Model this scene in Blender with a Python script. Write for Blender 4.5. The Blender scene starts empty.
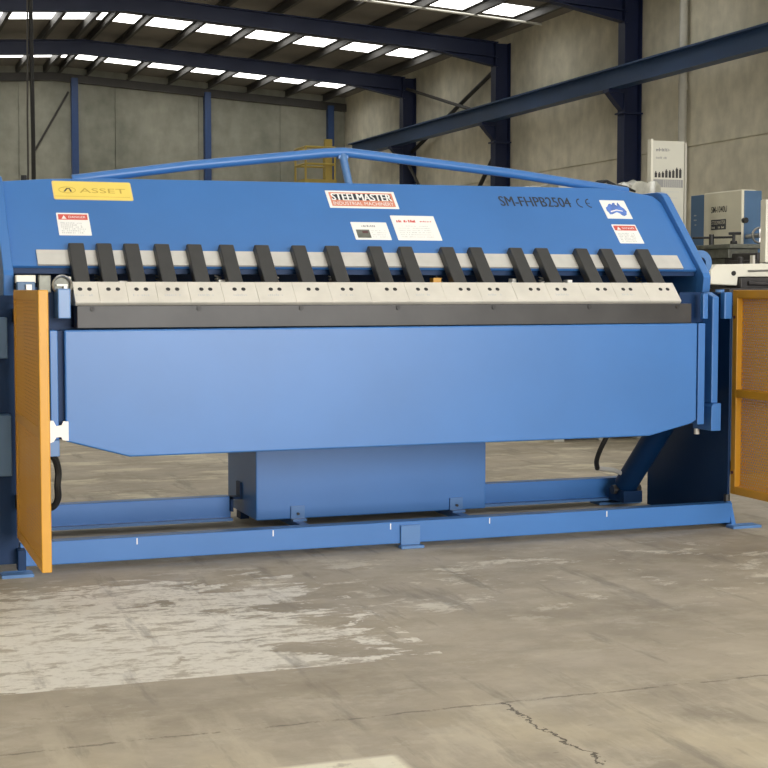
import bpy, bmesh, math, random
from mathutils import Vector, Matrix
random.seed(7)
S = bpy.context.scene
COL = S.collection
R2 = math.sqrt(.5)

# ------------------------------------------------------------------ materials
def nodes(m):
    m.use_nodes = True
    nt = m.node_tree
    return nt, nt.nodes, nt.links, nt.nodes['Principled BSDF']

def mat(name, col, rough=.5, metal=0., var=0., scale=8., bump=0., spec=.5, coat=0.):
    m = bpy.data.materials.new(name)
    nt, N, L, b = nodes(m)
    b.inputs['Roughness'].default_value = rough
    b.inputs['Metallic'].default_value = metal
    b.inputs['Specular IOR Level'].default_value = spec
    b.inputs['Coat Weight'].default_value = coat
    tc = N.new('ShaderNodeTexCoord')
    nz = N.new('ShaderNodeTexNoise'); nz.inputs['Scale'].default_value = scale; nz.inputs['Detail'].default_value = 5
    L.new(tc.outputs['Object'], nz.inputs['Vector'])
    r = N.new('ShaderNodeValToRGB')
    r.color_ramp.elements[0].position = .3; r.color_ramp.elements[1].position = .7
    r.color_ramp.elements[0].color = [c * (1 - var) for c in col] + [1]
    r.color_ramp.elements[1].color = [min(1, c * (1 + var)) for c in col] + [1]
    L.new(nz.outputs['Fac'], r.inputs['Fac']); L.new(r.outputs['Color'], b.inputs['Base Color'])
    if bump:
        bp = N.new('ShaderNodeBump'); bp.inputs['Strength'].default_value = bump; bp.inputs['Distance'].default_value = .01
        L.new(nz.outputs['Fac'], bp.inputs['Height']); L.new(bp.outputs['Normal'], b.inputs['Normal'])
    return m

def emis(name, col, st):
    m = bpy.data.materials.new(name); nt, N, L, b = nodes(m)
    b.inputs['Base Color'].default_value = (.8, .8, .8, 1)
    b.inputs['Emission Color'].default_value = (*col, 1); b.inputs['Emission Strength'].default_value = st
    return m

M = {}
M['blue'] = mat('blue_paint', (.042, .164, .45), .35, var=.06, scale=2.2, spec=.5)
M['navy'] = mat('navy_shaded_blue', (.003, .028, .095), .5, var=.06, scale=3, spec=.25)  # dark blue; for machine parts in shadow the shade is painted into it
M['blue2'] = mat('pale_blue_paint', (.09, .205, .44), .3, var=.04, scale=5)
M['steel'] = mat('ground_steel', (.60, .585, .54), .42, metal=.35, var=.06, scale=14)
M['nose'] = mat('nose_steel', (.66, .63, .56), .45, metal=.25, var=.07, scale=10)
M['black'] = mat('black_oxide', (.030, .030, .029), .45, var=.1, scale=20)
M['blade'] = mat('dark_steel', (.032, .031, .031), .42, metal=.15, var=.25, scale=6)
M['rubber'] = mat('black_rubber', (.012, .012, .012), .5)
M['chrome'] = mat('chrome', (.45, .45, .45), .3, metal=1)
M['orange'] = mat('orange_paint', (.60, .295, .02), .42, var=.04)
M['white'] = mat('white_vinyl', (.85, .85, .82), .4)
M['yellow'] = mat('yellow_badge', (.85, .66, .14), .4, var=.03)
M['yline'] = mat('badge_line', (.55, .38, .06), .5)
M['gold'] = mat('badge_gold', (.78, .60, .22), .4)
M['red'] = mat('red_ink', (.62, .09, .07), .5)
M['rust'] = mat('rust_red_ink', (.68, .25, .16), .5)
M['ink'] = mat('black_ink', (.02, .025, .035), .5)
M['grey_ink'] = mat('grey_ink', (.30, .30, .30), .6)
M['pale_ink'] = mat('pale_grey_ink', (.55, .55, .54), .6)
M['map'] = mat('map_blue', (.09, .19, .55), .4, var=.3, scale=30)
M['cream'] = mat('cream_paint', (.66, .63, .50), .45, var=.03)
M['cream2'] = mat('light_cream_paint', (.78, .76, .66), .4, var=.03)
M['lathe_blue'] = mat('slate_blue_paint', (.065, .14, .26), .45, var=.05)
M['cast'] = mat('cast_steel', (.16, .165, .14), .45, metal=.4, var=.3, scale=20)
M['dark'] = mat('dark_machine_grey', (.035, .032, .033), .5, var=.3, scale=20)
M['maroon'] = mat('maroon_paint', (.10, .03, .035), .45)
M['col_blue'] = mat('column_blue', (.005, .013, .055), .5, var=.08, scale=2)
M['girder_blue'] = mat('girder_blue', (.022, .06, .15), .45, var=.1, scale=1)
M['mid_blue'] = mat('wall_post_blue', (.022, .06, .18), .5, var=.05)
M['purlin'] = mat('galvanised_purlin', (.05, .047, .042), .6, var=.1)
M['pvc'] = mat('pipe_pvc', (.50, .49, .43), .5, var=.05)
M['lift_yellow'] = mat('lift_yellow', (.40, .30, .06), .5, var=.05)
M['board'] = mat('board_white', (.62, .61, .53), .5, var=.02)
M['film'] = mat('plastic_film', (.42, .42, .37), .25, var=.35, scale=9, bump=.6)

def concrete(name, a, b_, sc, streak=True, zdir=True):
    m = bpy.data.materials.new(name); nt, N, L, b = nodes(m)
    b.inputs['Roughness'].default_value = .85
    tc = N.new('ShaderNodeTexCoord')
    mp = N.new('ShaderNodeMapping'); mp.inputs['Scale'].default_value = (1, 1, .35 if streak else 1)
    L.new(tc.outputs['Object'], mp.inputs['Vector'])
    n1 = N.new('ShaderNodeTexNoise'); n1.inputs['Scale'].default_value = sc; n1.inputs['Detail'].default_value = 8; n1.inputs['Roughness'].default_value = .65
    L.new(mp.outputs[0], n1.inputs['Vector'])
    n2 = N.new('ShaderNodeTexNoise'); n2.inputs['Scale'].default_value = sc * 6; n2.inputs['Detail'].default_value = 6
    L.new(tc.outputs['Object'], n2.inputs['Vector'])
    mx = N.new('ShaderNodeMath'); mx.operation = 'MULTIPLY_ADD'; mx.inputs[1].default_value = .3; mx.inputs[2].default_value = 0
    L.new(n2.outputs['Fac'], mx.inputs[0])
    ad = N.new('ShaderNodeMath'); ad.operation = 'MULTIPLY_ADD'; ad.inputs[1].default_value = .7
    L.new(n1.outputs['Fac'], ad.inputs[0]); L.new(mx.outputs[0], ad.inputs[2])
    r = N.new('ShaderNodeValToRGB'); r.color_ramp.elements[0].position = .36; r.color_ramp.elements[1].position = .62
    r.color_ramp.elements[0].color = (*a, 1); r.color_ramp.elements[1].color = (*b_, 1)
    L.new(ad.outputs[0], r.inputs['Fac']); L.new(r.outputs['Color'], b.inputs['Base Color'])
    return m
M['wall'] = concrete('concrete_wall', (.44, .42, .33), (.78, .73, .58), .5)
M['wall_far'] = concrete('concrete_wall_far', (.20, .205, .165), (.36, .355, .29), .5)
M['roof'] = concrete('roof_sheet', (.20, .185, .165), (.25, .235, .21), .4, False)

def floor_mat():
    m = bpy.data.materials.new('worn_concrete_floor'); nt, N, L, b = nodes(m)
    b.inputs['Specular IOR Level'].default_value = .35
    tc = N.new('ShaderNodeTexCoord'); P = tc.outputs['Object']
    sp = N.new('ShaderNodeSeparateXYZ'); L.new(P, sp.inputs[0])
    def v(x):
        return x
    def math_(op, a, c=None, d=None, clamp=False):
        n = N.new('ShaderNodeMath'); n.operation = op; n.use_clamp = clamp
        for i, q in enumerate((a, c, d)):
            if q is None: continue
            if isinstance(q, (int, float)): n.inputs[i].default_value = q
            else: L.new(q, n.inputs[i])
        return n.outputs[0]
    def noise(sc, det=6, rough=.6, stretch=(1, 1, 1), loc=(0, 0, 0), rot=0, dist=0):
        mp = N.new('ShaderNodeMapping'); mp.inputs['Scale'].default_value = stretch; mp.inputs['Location'].default_value = loc
        mp.inputs['Rotation'].default_value = (0, 0, rot); L.new(P, mp.inputs['Vector'])
        n = N.new('ShaderNodeTexNoise'); n.inputs['Scale'].default_value = sc; n.inputs['Detail'].default_value = det
        n.inputs['Roughness'].default_value = rough; n.inputs['Distortion'].default_value = dist
        L.new(mp.outputs[0], n.inputs['Vector']); return n.outputs['Fac']
    def ramp(f, p0, p1, c0=(0, 0, 0, 1), c1=(1, 1, 1, 1)):
        r = N.new('ShaderNodeValToRGB'); r.color_ramp.elements[0].position = p0; r.color_ramp.elements[1].position = p1
        r.color_ramp.elements[0].color = c0; r.color_ramp.elements[1].color = c1
        L.new(f, r.inputs['Fac']); return r.outputs['Color']
    def mix(f, a, c):
        n = N.new('ShaderNodeMix'); n.data_type = 'RGBA'
        L.new(f, n.inputs['Factor'])
        for s, q in ((n.inputs[6], a), (n.inputs[7], c)):
            if isinstance(q, tuple): s.default_value = q
            else: L.new(q, s)
        return n.outputs[2]
    def band(axis, lo, hi, soft):     # 1 between lo and hi with soft shoulders
        a = math_('DIVIDE', math_('SUBTRACT', axis, lo), soft, clamp=True)
        c = math_('DIVIDE', math_('SUBTRACT', hi, axis), soft, clamp=True)
        return math_('MULTIPLY', a, c)
    X, Y = sp.outputs[0], sp.outputs[1]
    base = ramp(noise(1.3, 8, .62), .34, .68, (.32, .275, .205, 1), (.50, .435, .335, 1))
    base = mix(math_('MULTIPLY', ramp(noise(4.5, 9, .7, (1, 1.3, 1), (8, 2, 0)), .46, .64), .38), base, (.60, .535, .42, 1))
    base = mix(math_('MULTIPLY', ramp(noise(1.9, 8, .7, (1, 1.6, 1), (2, 9, 3)), .50, .66), .35), base, (.24, .205, .155, 1))
    # sandy lighter area near the front
    f1 = math_('MULTIPLY', ramp(noise(2.1, 7, .6, (1, .7, 1), (3, 1, 0)), .44, .62), band(Y, 1.5, 3.6, .5))
    c = mix(math_('MULTIPLY', f1, .8), base, (.60, .52, .37, 1))
    # small scuffs of pale paint over the whole floor
    f2 = ramp(noise(3.4, 12, .76, (1, 1.5, 1), (1.3, 7.7, 0)), .55, .60)
    g2 = math_('MULTIPLY', f2, math_('ADD', math_('MULTIPLY', band(Y, 4.2, 5.5, .3), .8), .25))
    c = mix(math_('MULTIPLY', g2, .8), c, (.68, .63, .52, 1))
    # big worn patch of pale paint left of the machine front, with one straight edge
    nn = noise(3.6, 12, .72, (.8, 1.6, 1), (.4, .9, 0), .2, .4)
    rad = math_('MULTIPLY', band(X, -1.6, 1.62, .5), band(Y, 3.9, 5.32, .03))
    soft = math_('MULTIPLY', band(X, -1.6, 1.75, .9), band(Y, 3.3, 5.45, .55))
    th = math_('ADD', nn, math_('MULTIPLY', soft, .215))
    f3 = math_('MULTIPLY', ramp(th, .575, .60), math_('GREATER_THAN', rad, .02))
    fine = ramp(noise(28, 8, .7), .36, .5)
    f3 = math_('MULTIPLY', f3, math_('ADD', math_('MULTIPLY', fine, .45), .5))
    chips = ramp(noise(9.5, 10, .75, (.6, 1.5, 1), (4, 4, 0), .5), .43, .475)
    f3 = math_('MULTIPLY', f3, math_('ADD', math_('MULTIPLY', chips, .8), .2))
    c = mix(f3, c, (.80, .76, .67, 1))
    # second narrower painted patch close to the camera
    f4 = math_('MULTIPLY', band(X, .6, 1.16, .02), band(Y, 2.2, 3.10, .02))
    f4 = math_('MULTIPLY', f4, ramp(noise(7, 8, .7), .38, .5))
    c = mix(f4, c, (.85, .80, .64, 1))
    # pale bands beyond the machine
    f5 = math_('MULTIPLY', ramp(noise(1.6, 9, .7, (1, 2.2, 1), (5, 3, 0)), .52, .6), band(Y, 6.9, 16, .4))
    c = mix(math_('MULTIPLY', f5, .7), c, (.72, .66, .50, 1))
    st = math_('MULTIPLY', ramp(noise(5, 8, .65, (1.9, .4, 1), rot=.12, loc=(3, 3, 0)), .50, .60), band(Y, 2.2, 3.7, .3))
    c = mix(math_('MULTIPLY', st, .32), c, (.68, .61, .47, 1))
    sk = ramp(noise(38, 5, .8), .60, .72)
    c = mix(math_('MULTIPLY', sk, .3), c, (.26, .22, .17, 1))
    # saw-cut joint and cracks
    wob = math_('MULTIPLY', math_('SUBTRACT', noise(9, 6, .7), .5), .05)
    j = math_('LESS_THAN', math_('ABSOLUTE', math_('SUBTRACT', math_('ADD', Y, wob), 3.392)), .0055)
    jn = math_('MULTIPLY', j, ramp(noise(14, 5, .7, loc=(2, 2, 0)), .42, .52))
    c = mix(math_('MULTIPLY', jn, .55), c, (.10, .085, .065, 1))
    wx = math_('MULTIPLY', math_('SUBTRACT', noise(7, 6, .7, loc=(9, 4, 0)), .5), .16)
    k = math_('LESS_THAN', math_('ABSOLUTE', math_('SUBTRACT', math_('ADD', X, wx), 1.56)), .004)
    k = math_('MULTIPLY', k, band(Y, 2.86, 3.4, .01))
    c = mix(math_('MULTIPLY', k, .85), c, (.07, .055, .04, 1))
    # long faint tyre and drag marks
    d = ramp(noise(3.0, 6, .65, (2.6, .4, 1), rot=-.15, loc=(0, 4, 0)), .57, .66)
    c = mix(math_('MULTIPLY', d, .5), c, (.20, .175, .14, 1))
    d2 = ramp(noise(11, 3, .5, (1, 3, 1), loc=(6, 0, 2)), .74, .77)
    c = mix(math_('MULTIPLY', d2, .5), c, (.06, .055, .05, 1))
    L.new(c, b.inputs['Base Color'])
    L.new(ramp(noise(2.5, 6), .3, .7, (.5, .5, .5, 1), (.75, .75, .75, 1)), b.inputs['Roughness'])
    bp = N.new('ShaderNodeBump'); bp.inputs['Strength'].default_value = .12; bp.inputs['Distance'].default_value = .01
    L.new(noise(20, 8, .7), bp.inputs['Height']); L.new(bp.outputs[0], b.inputs['Normal'])
    return m
M['floor'] = floor_mat()

def perforated(name, col):
    m = bpy.data.materials.new(name); nt, N, L, b = nodes(m)
    b.inputs['Base Color'].default_value = (*col, 1); b.inputs['Roughness'].default_value = .45
    tc = N.new('ShaderNodeTexCoord'); sp = N.new('ShaderNodeSeparateXYZ'); L.new(tc.outputs['Object'], sp.inputs[0])
    def mt(op, a, c=None):
        n = N.new('ShaderNodeMath'); n.operation = op
        for i, q in enumerate((a, c)):
            if q is None: continue
            if isinstance(q, (int, float)): n.inputs[i].default_value = q
            else: L.new(q, n.inputs[i])
        return n.outputs[0]
    v = mt('DIVIDE', sp.outputs[2], .0125)
    row = mt('FLOOR', v)
    u = mt('ADD', mt('DIVIDE', sp.outputs[1], .017), mt('MULTIPLY', row, .5))
    du = mt('MULTIPLY', mt('SUBTRACT', mt('FRACT', u), .5), .017)
    dv = mt('MULTIPLY', mt('SUBTRACT', mt('FRACT', v), .5), .0125)
    d = mt('SQRT', mt('ADD', mt('MULTIPLY', du, du), mt('MULTIPLY', dv, dv)))
    L.new(mt('GREATER_THAN', d, .0036), b.inputs['Alpha'])
    return m
M['perf'] = perforated('perforated_orange_sheet', (.70, .345, .025))
M['skylight'] = emis('skylight_sheet', (1, .99, .95), 4.0)

# ------------------------------------------------------------------ mesh builder
class MB:
    def __init__(s): s.bm = bmesh.new()
    def hexa(s, pts):
        v = [s.bm.verts.new(p) for p in pts]
        for f in ((0, 3, 2, 1), (4, 5, 6, 7), (0, 1, 5, 4), (1, 2, 6, 5), (2, 3, 7, 6), (3, 0, 4, 7)):
            s.bm.faces.new([v[i] for i in f])
        return s
    def box(s, x0, x1, y0, y1, z0, z1):
        return s.hexa([(x0, y0, z0), (x1, y0, z0), (x1, y1, z0), (x0, y1, z0), (x0, y0, z1), (x1, y0, z1), (x1, y1, z1), (x0, y1, z1)])
    def prism(s, poly, d):            # poly: 3D points, d: extrusion vector
        d = Vector(d)
        a = [s.bm.verts.new(p) for p in poly]; b = [s.bm.verts.new(Vector(p) + d) for p in poly]
        s.bm.faces.new(a[::-1]); s.bm.faces.new(b)
        n = len(a)
        for i in range(n): s.bm.faces.new((a[i], a[(i + 1) % n], b[(i + 1) % n], b[i]))
        return s
    def px(s, yz, x0, x1): return s.prism([(x0, y, z) for y, z in yz], (x1 - x0, 0, 0))
    def py(s, xz, y0, y1): return s.prism([(x, y0, z) for x, z in xz], (0, y1 - y0, 0))
    def pz(s, xy, z0, z1): return s.prism([(x, y, z0) for x, y in xy], (0, 0, z1 - z0))
    def tube(s, path, r, seg=12, cap=True):
        path = [Vector(p) for p in path]; rings = []
        up = None
        for i, p in enumerate(path):
            t = (path[min(i + 1, len(path) - 1)] - path[max(i - 1, 0)]).normalized()
            if up is None:
                up = t.orthogonal().normalized()
            up = (up - t * up.dot(t)).normalized()
            w = t.cross(up)
            rr = r[i] if isinstance(r, (list, tuple)) else r
            rings.append([s.bm.verts.new(p + (up * math.cos(a) + w * math.sin(a)) * rr) for a in [2 * math.pi * k / seg for k in range(seg)]])
        for a, b in zip(rings, rings[1:]):
            for k in range(seg): s.bm.faces.new((a[k], a[(k + 1) % seg], b[(k + 1) % seg], b[k]))
        if cap: s.bm.faces.new(rings[0][::-1]); s.bm.faces.new(rings[-1])
        return s
    def ring(s, c, n, R, r, seg=24, rs=8):
        c = Vector(c); n = Vector(n).normalized(); u = n.orthogonal().normalized(); w = n.cross(u)
        rings = []
        for i in range(seg):
            a = 2 * math.pi * i / seg; d = u * math.cos(a) + w * math.sin(a)
            rings.append([s.bm.verts.new(c + d * (R + r * math.cos(t)) + n * r * math.sin(t)) for t in [2 * math.pi * k / rs for k in range(rs)]])
        for i in range(seg):
            a, b = rings[i], rings[(i + 1) % seg]
            for k in range(rs): s.bm.faces.new((a[k], a[(k + 1) % rs], b[(k + 1) % rs], b[k]))
        return s
    def washer(s, c, n, R, r, t, seg=32):   # flat disc with a hole
        c = Vector(c); n = Vector(n).normalized(); u = n.orthogonal().normalized(); w = n.cross(u)
        q = [(R, 0), (R, t), (r, t), (r, 0)]; rings = []
        for i in range(seg):
            a = 2 * math.pi * i / seg; d = u * math.cos(a) + w * math.sin(a)
            rings.append([s.bm.verts.new(c + d * rr + n * h) for rr, h in q])
        for i in range(seg):
            a, b = rings[i], rings[(i + 1) % seg]
            for k in range(4): s.bm.faces.new((a[k], a[(k + 1) % 4], b[(k + 1) % 4], b[k]))
        return s
    def build(s, name, m, parent=None, bevel=0, smooth=False):
        off = Vector(parent.get('_o', (0, 0, 0))) if parent else Vector((0, 0, 0))
        bmesh.ops.recalc_face_normals(s.bm, faces=s.bm.faces)
        if parent is None:               # origin at the base centre of a single-mesh thing
            vs = [v.co for v in s.bm.verts]
            off = Vector(((min(v.x for v in vs) + max(v.x for v in vs)) / 2, (min(v.y for v in vs) + max(v.y for v in vs)) / 2, min(v.z for v in vs)))
            if name == 'floor' or name.startswith(('wall', 'ceiling')): off = Vector((0, 0, 0))
        bmesh.ops.translate(s.bm, verts=s.bm.verts, vec=-off)
        me = bpy.data.meshes.new(name); s.bm.to_mesh(me); s.bm.free()
        if smooth:
            for p in me.polygons: p.use_smooth = True
        me.materials.append(M[m])
        o = bpy.data.objects.new(name, me); COL.objects.link(o)
        if parent: o.parent = parent; o['_o'] = tuple(off)
        else: o.location = off; o['_o'] = tuple(off)
        if bevel:
            b = o.modifiers.new('bevel', 'BEVEL'); b.width = bevel; b.segments = 2; b.limit_method = 'ANGLE'; b.angle_limit = .6
        if smooth:
            e = o.modifiers.new('split', 'EDGE_SPLIT'); e.split_angle = .7
        return o

def smooth_path(P, k=6):
    P = [Vector(p) for p in P]; Q = [P[0] * 2 - P[1]] + P + [P[-1] * 2 - P[-2]]; out = []
    for i in range(1, len(Q) - 2):
        for j in range(k):
            t = j / k; a, b, c, d = Q[i - 1:i + 3]
            out.append(.5 * (2 * b + (c - a) * t + (2 * a - 5 * b + 4 * c - d) * t * t + (3 * b - a - 3 * c + d) * t ** 3))
    return out + [P[-1]]

def root(name, label, cat, loc, group=None):
    o = bpy.data.objects.new(name, None); COL.objects.link(o); o.location = loc
    o['_o'] = tuple(loc); o['label'] = label; o['category'] = cat
    if group: o['group'] = group
    return o
def tag(o, label, cat, group=None, kind=None):
    o['label'] = label; o['category'] = cat
    if group: o['group'] = group
    if kind: o['kind'] = kind
    return o
def struct(o):
    o['kind'] = 'structure'; return o
def lab(o, t):
    o['label'] = t; return o

class Frame:                                # a flat face: origin, right, up, outward normal
    def __init__(s, o, u, v):
        s.o = Vector(o); s.u = Vector(u).normalized(); s.v = Vector(v).normalized(); s.n = s.u.cross(s.v)
    def p(s, a, b, c=0): return s.o + s.u * a + s.v * b + s.n * c
def rect(mb, F, a0, a1, b0, b1, c0, c1):
    return mb.prism([F.p(a0, b0, c0), F.p(a1, b0, c0), F.p(a1, b1, c0), F.p(a0, b1, c0)], F.n * (c1 - c0))
def rrect(F, a0, a1, b0, b1, c, r, k=4):
    out = []
    for cx, cy, s in ((a1 - r, b1 - r, 0), (a0 + r, b1 - r, 1), (a0 + r, b0 + r, 2), (a1 - r, b0 + r, 3)):
        for i in range(k + 1):
            t = math.pi / 2 * (s + i / k); out.append(F.p(cx + r * math.cos(t), cy + r * math.sin(t), c))
    return out
def text(body, F, a0, a1, b0, b1, c, m, parent, name='lettering', bold=0., th=.0006, shear=0):
    cu = bpy.data.curves.new('t', 'FONT'); cu.body = body; cu.offset = bold; cu.shear = shear; cu.resolution_u = 3
    to = bpy.data.objects.new('t', cu); COL.objects.link(to)
    bpy.context.view_layer.update()
    me = bpy.data.meshes.new_from_object(to.evaluated_get(bpy.context.evaluated_depsgraph_get()))
    bpy.data.objects.remove(to)
    xs = [v.co.x for v in me.vertices]; ys = [v.co.y for v in me.vertices]
    x0, x1, y0, y1 = min(xs), max(xs), min(ys), max(ys)
    off = Vector(parent['_o'])
    for v in me.vertices:
        v.co = F.p(a0 + (v.co.x - x0) / (x1 - x0) * (a1 - a0), b0 + (v.co.y - y0) / (y1 - y0) * (b1 - b0), c + th) - off
    me.name = name; me.materials.clear(); me.materials.append(M[m])
    o = bpy.data.objects.new(name, me); COL.objects.link(o); o.parent = parent; o['_o'] = tuple(off)
    return o
def greek(mb, F, a0, a1, b0, b1, c, step=None):      # a row of tiny unreadable print
    h = b1 - b0; step = step or h * .8; a = a0
    while a < a1 - step * .6:
        if random.random() > .15:
            w = step * random.uniform(.35, .7)
            rect(mb, F, a, min(a + w, a1), b0, b0 + h * random.uniform(.6, 1), c, c + .0005)
        a += step
    return mb

# ================================================================== SETTING
WX = 14.0; YB = 41.8; LX = -3.2; RX = 5.5; Y0 = -7.0
struct(MB().box(LX - 12, WX + 12, -40, YB + .3, -.3, 0).build('floor', 'floor'))
# right wall: precast panels with open joints in front of a backing slab
w = MB(); w.box(WX + .03, WX + .25, Y0, YB + .3, 0, 7.0)
cols_y = [1.5 + 5.77 * k for k in range(0, 7)]      # portal frame lines
edges = [Y0] + [c for c in cols_y] + [YB]
for a, b in zip(edges, edges[1:]):
    w.box(WX, WX + .05, a + .008, b - .008, 0, 3.54); w.box(WX, WX + .05, a + .008, b - .008, 3.565, 7.0)
struct(w.build('wall_right', 'wall'))
w = MB(); w.box(LX, WX, YB + .03, YB + .25, 0, 7.4)
ex = [LX, -.6, 2.0, 4.6, 7.23, 9.6, 12.0, WX]
for a, b in zip(ex, ex[1:]): w.box(a + .012, b - .012, YB, YB + .04, 0, 7.3)
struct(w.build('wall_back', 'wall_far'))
struct(MB().box(LX - .25, LX, Y0, YB + .3, 0, 7.0).build('wall_left', 'wall'))
w = MB().box(LX, WX, Y0 - .2, Y0, 4.4, 7.3); w.box(LX, .3, Y0 - .2, Y0, 0, 4.4); w.box(7.3, WX, Y0 - .2, Y0, 0, 4.4)
struct(w.build('wall_front', 'wall'))
def roof_z(x): return 6.71 + .06 * (13.75 - max(x, 2 * RX - x))
# roof sheets with strips left open where the translucent sheets lie
strips = [(y, y + 1.05) for y in (4.3, 10.1, 15.9, 21.7, 27.5, 33.35)] + [(39.0, 40.25), (-2.5, -1.3)]
strips.sort()
SX0, SX1 = -2.2, 13.35
ce = MB()
def roof_piece(x0, x1, y0, y1):
    pts = [x0] + ([RX] if x0 < RX < x1 else []) + [x1]
    for a, b in zip(pts, pts[1:]):
        za, zb = roof_z(a), roof_z(b)
        ce.hexa([(a, y0, za), (b, y0, zb), (b, y1, zb), (a, y1, za), (a, y0, za + .03), (b, y0, zb + .03), (b, y1, zb + .03), (a, y1, za + .03)])
roof_piece(LX - .2, SX0, Y0, YB + .3); roof_piece(SX1, WX + .2, Y0, YB + .3)
yy = Y0
for a, b in strips + [(YB + .3, 0)]:
    roof_piece(SX0, SX1, yy, a); yy = b
struct(ce.build('ceiling', 'roof'))
for i, (a, b) in enumerate(strips):
    k = MB()
    for x0, x1 in ((SX0, RX), (RX, SX1)):
        za, zb = roof_z(x0), roof_z(x1)
        k.hexa([(x0, a, za), (x1, a, zb), (x1, b, zb), (x0, b, za), (x0, a, za + .02), (x1, a, zb + .02), (x1, b, zb + .02), (x0, b, za + .02)])
    struct(k.build('window_%d' % (i + 1), 'skylight'))
# purlins (C-sections running along the building)
PX = [13.3 - 1.14 * k for k in range(7)]
PX = PX + [RX + .22, RX - .22] + [2 * RX - x for x in PX]
for x in PX:
    z = roof_z(x); k = MB(); e = -1 if x > RX else 1
    k.box(x - .01, x + .01, Y0 + .05, YB - .05, z - .2, z - .004)
    k.box(min(x, x + .07 * e), max(x, x + .07 * e), Y0 + .05, YB - .05, z - .2, z - .188)
    k.box(min(x, x + .07 * e), max(x, x + .07 * e), Y0 + .05, YB - .05, z - .016, z - .004)
    tag(k.build('roof_purlin', 'purlin'), 'dark thin steel purlin running the length of the roof under the sheeting', 'roof beam', 'roof purlins')
# portal frames
def ibeam_x(mb, x0, z0, x1, z1, y, dep, wid, t=.025):     # I-section rafter, z = top
    for (a, b) in ((0, -t), (-dep + t, -dep)):
        mb.hexa([(x0, y - wid / 2, z0 + b), (x1, y - wid / 2, z1 + b), (x1, y + wid / 2, z1 + b), (x0, y + wid / 2, z0 + b),
                 (x0, y - wid / 2, z0 + a), (x1, y - wid / 2, z1 + a), (x1, y + wid / 2, z1 + a), (x0, y + wid / 2, z0 + a)])
    mb.hexa([(x0, y - .01, z0 - dep), (x1, y - .01, z1 - dep), (x1, y + .01, z1 - dep), (x0, y + .01, z0 - dep),
             (x0, y - .01, z0), (x1, y - .01, z1), (x1, y + .01, z1), (x0, y + .01, z0)])
place = {24.58: 'nearest visible frame, by the white downpipe', 30.35: 'middle visible frame, left of the downpipe bay', 36.12: 'far frame, third along the right wall'}
for y in [q for q in cols_y if 17 < q < 40]:
    yk = round(y, 2)
    rf = MB()
    for s in (1, -1):
        xa = RX + s * (13.7 - RX)
        ibeam_x(rf, xa, roof_z(13.7) - .2, RX, roof_z(RX) - .2, y, .34, .2)
        # haunch under the rafter at the column
        xb = RX + s * (12.2 - RX)
        rf.prism([(xa, y - .012, roof_z(13.7) - .5), (xb, y - .012, roof_z(12.2) - .53), (xa, y - .012, roof_z(13.7) - .72)], (0, .024, 0))
        rf.hexa([(xa, y - .1, roof_z(13.7) - .74), (xb, y - .1, roof_z(12.2) - .55), (xb, y + .1, roof_z(12.2) - .55), (xa, y + .1, roof_z(13.7) - .74),
                 (xa, y - .1, roof_z(13.7) - .72), (xb, y - .1, roof_z(12.2) - .53), (xb, y + .1, roof_z(12.2) - .53), (xa, y + .1, roof_z(13.7) - .72)])
    lb = {24.58: 'dark blue roof rafter nearest the camera, meeting the column by the white downpipe',
          30.35: 'dark blue roof rafter between the two long skylight strips',
          36.12: 'farthest dark blue roof rafter, low above the back wall'}.get(yk, 'dark blue roof rafter overhead, on the camera side of the white downpipe')
    tag(rf.build('roof_rafter', 'col_blue'), lb, 'rafter', 'portal frame rafters')
    for s in (1,):
        c = MB()
        xo, xi = (WX - .02, WX - .38) if s > 0 else (LX + .02, LX + .38)
        a, b = min(xo, xi), max(xo, xi)
        zt = roof_z(13.7) - .22
        c.box(a, a + .022, y - .13, y + .13, 0, zt); c.box(b - .022, b, y - .13, y + .13, 0, zt); c.box(a, b, y - .008, y + .008, 0, zt)
        c.box(a - .04, b + .02, y - .16, y + .16, 0, .025)
        if s > 0:
            lbl = {24.58: 'dark blue wall column next to the white downpipe', 30.35: 'dark blue wall column, second from the white downpipe',
                   36.12: 'dark blue wall column farthest back on the right wall'}.get(yk, 'dark blue wall column on the camera side of the white downpipe')
        else: lbl = 'dark blue column on the left wall, out of the picture'
        o = tag(c.build('steel_column', 'col_blue'), lbl, 'column', 'right wall columns' if s > 0 else 'left wall columns')
        if s > 0:
            k = MB(); k.box(13.30, a, y - .12, y + .12, 4.68, 4.745)
            k.py([(13.32, 4.68), (a, 4.68), (a, 4.36), (13.5, 4.48)], y - .09, y + .09)
            k.box(a - .05, a + .4, y - .15, y + .15, 4.30, 4.33)
            k.build('corbel', 'col_blue', o)
# crane runway girder along the right wall
g = MB(); gx = 13.44
g.box(gx - .13, gx + .13, 6.5, 39.5, 5.09, 5.12); g.box(gx - .13, gx + .13, 6.5, 39.5, 4.75, 4.775); g.box(gx - .012, gx + .012, 6.5, 39.5, 4.77, 5.1)
tag(g.build('crane_runway_girder', 'girder_blue'), 'long blue crane runway girder on corbels, sloping across the right wall', 'girder')
# cross bracing rods on the right wall
for p, q, t in (((13.86, 30.515, 6.05), (13.86, 35.955, 4.6), 'black bracing rod dropping away from the middle column top'),
                ((13.72, 30.515, 4.9), (13.72, 35.955, 6.2), 'thin bracing rod falling from the far column top to the girder'),
                ((13.86, 30.515, 4.3), (13.86, 35.955, .1), 'black bracing rod running down behind the folder from the middle column'),
                ((13.72, 35.955, 4.35), (13.72, 30.6, 0.1), 'thin bracing rod running down from the far column under the girder')):
    tag(MB().tube([p, q], .05 if 'black' in t else .04, 8).build('bracing_rod', 'rubber' if 'black' in t else 'purlin'), t, 'brace', 'wall bracing rods')
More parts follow.
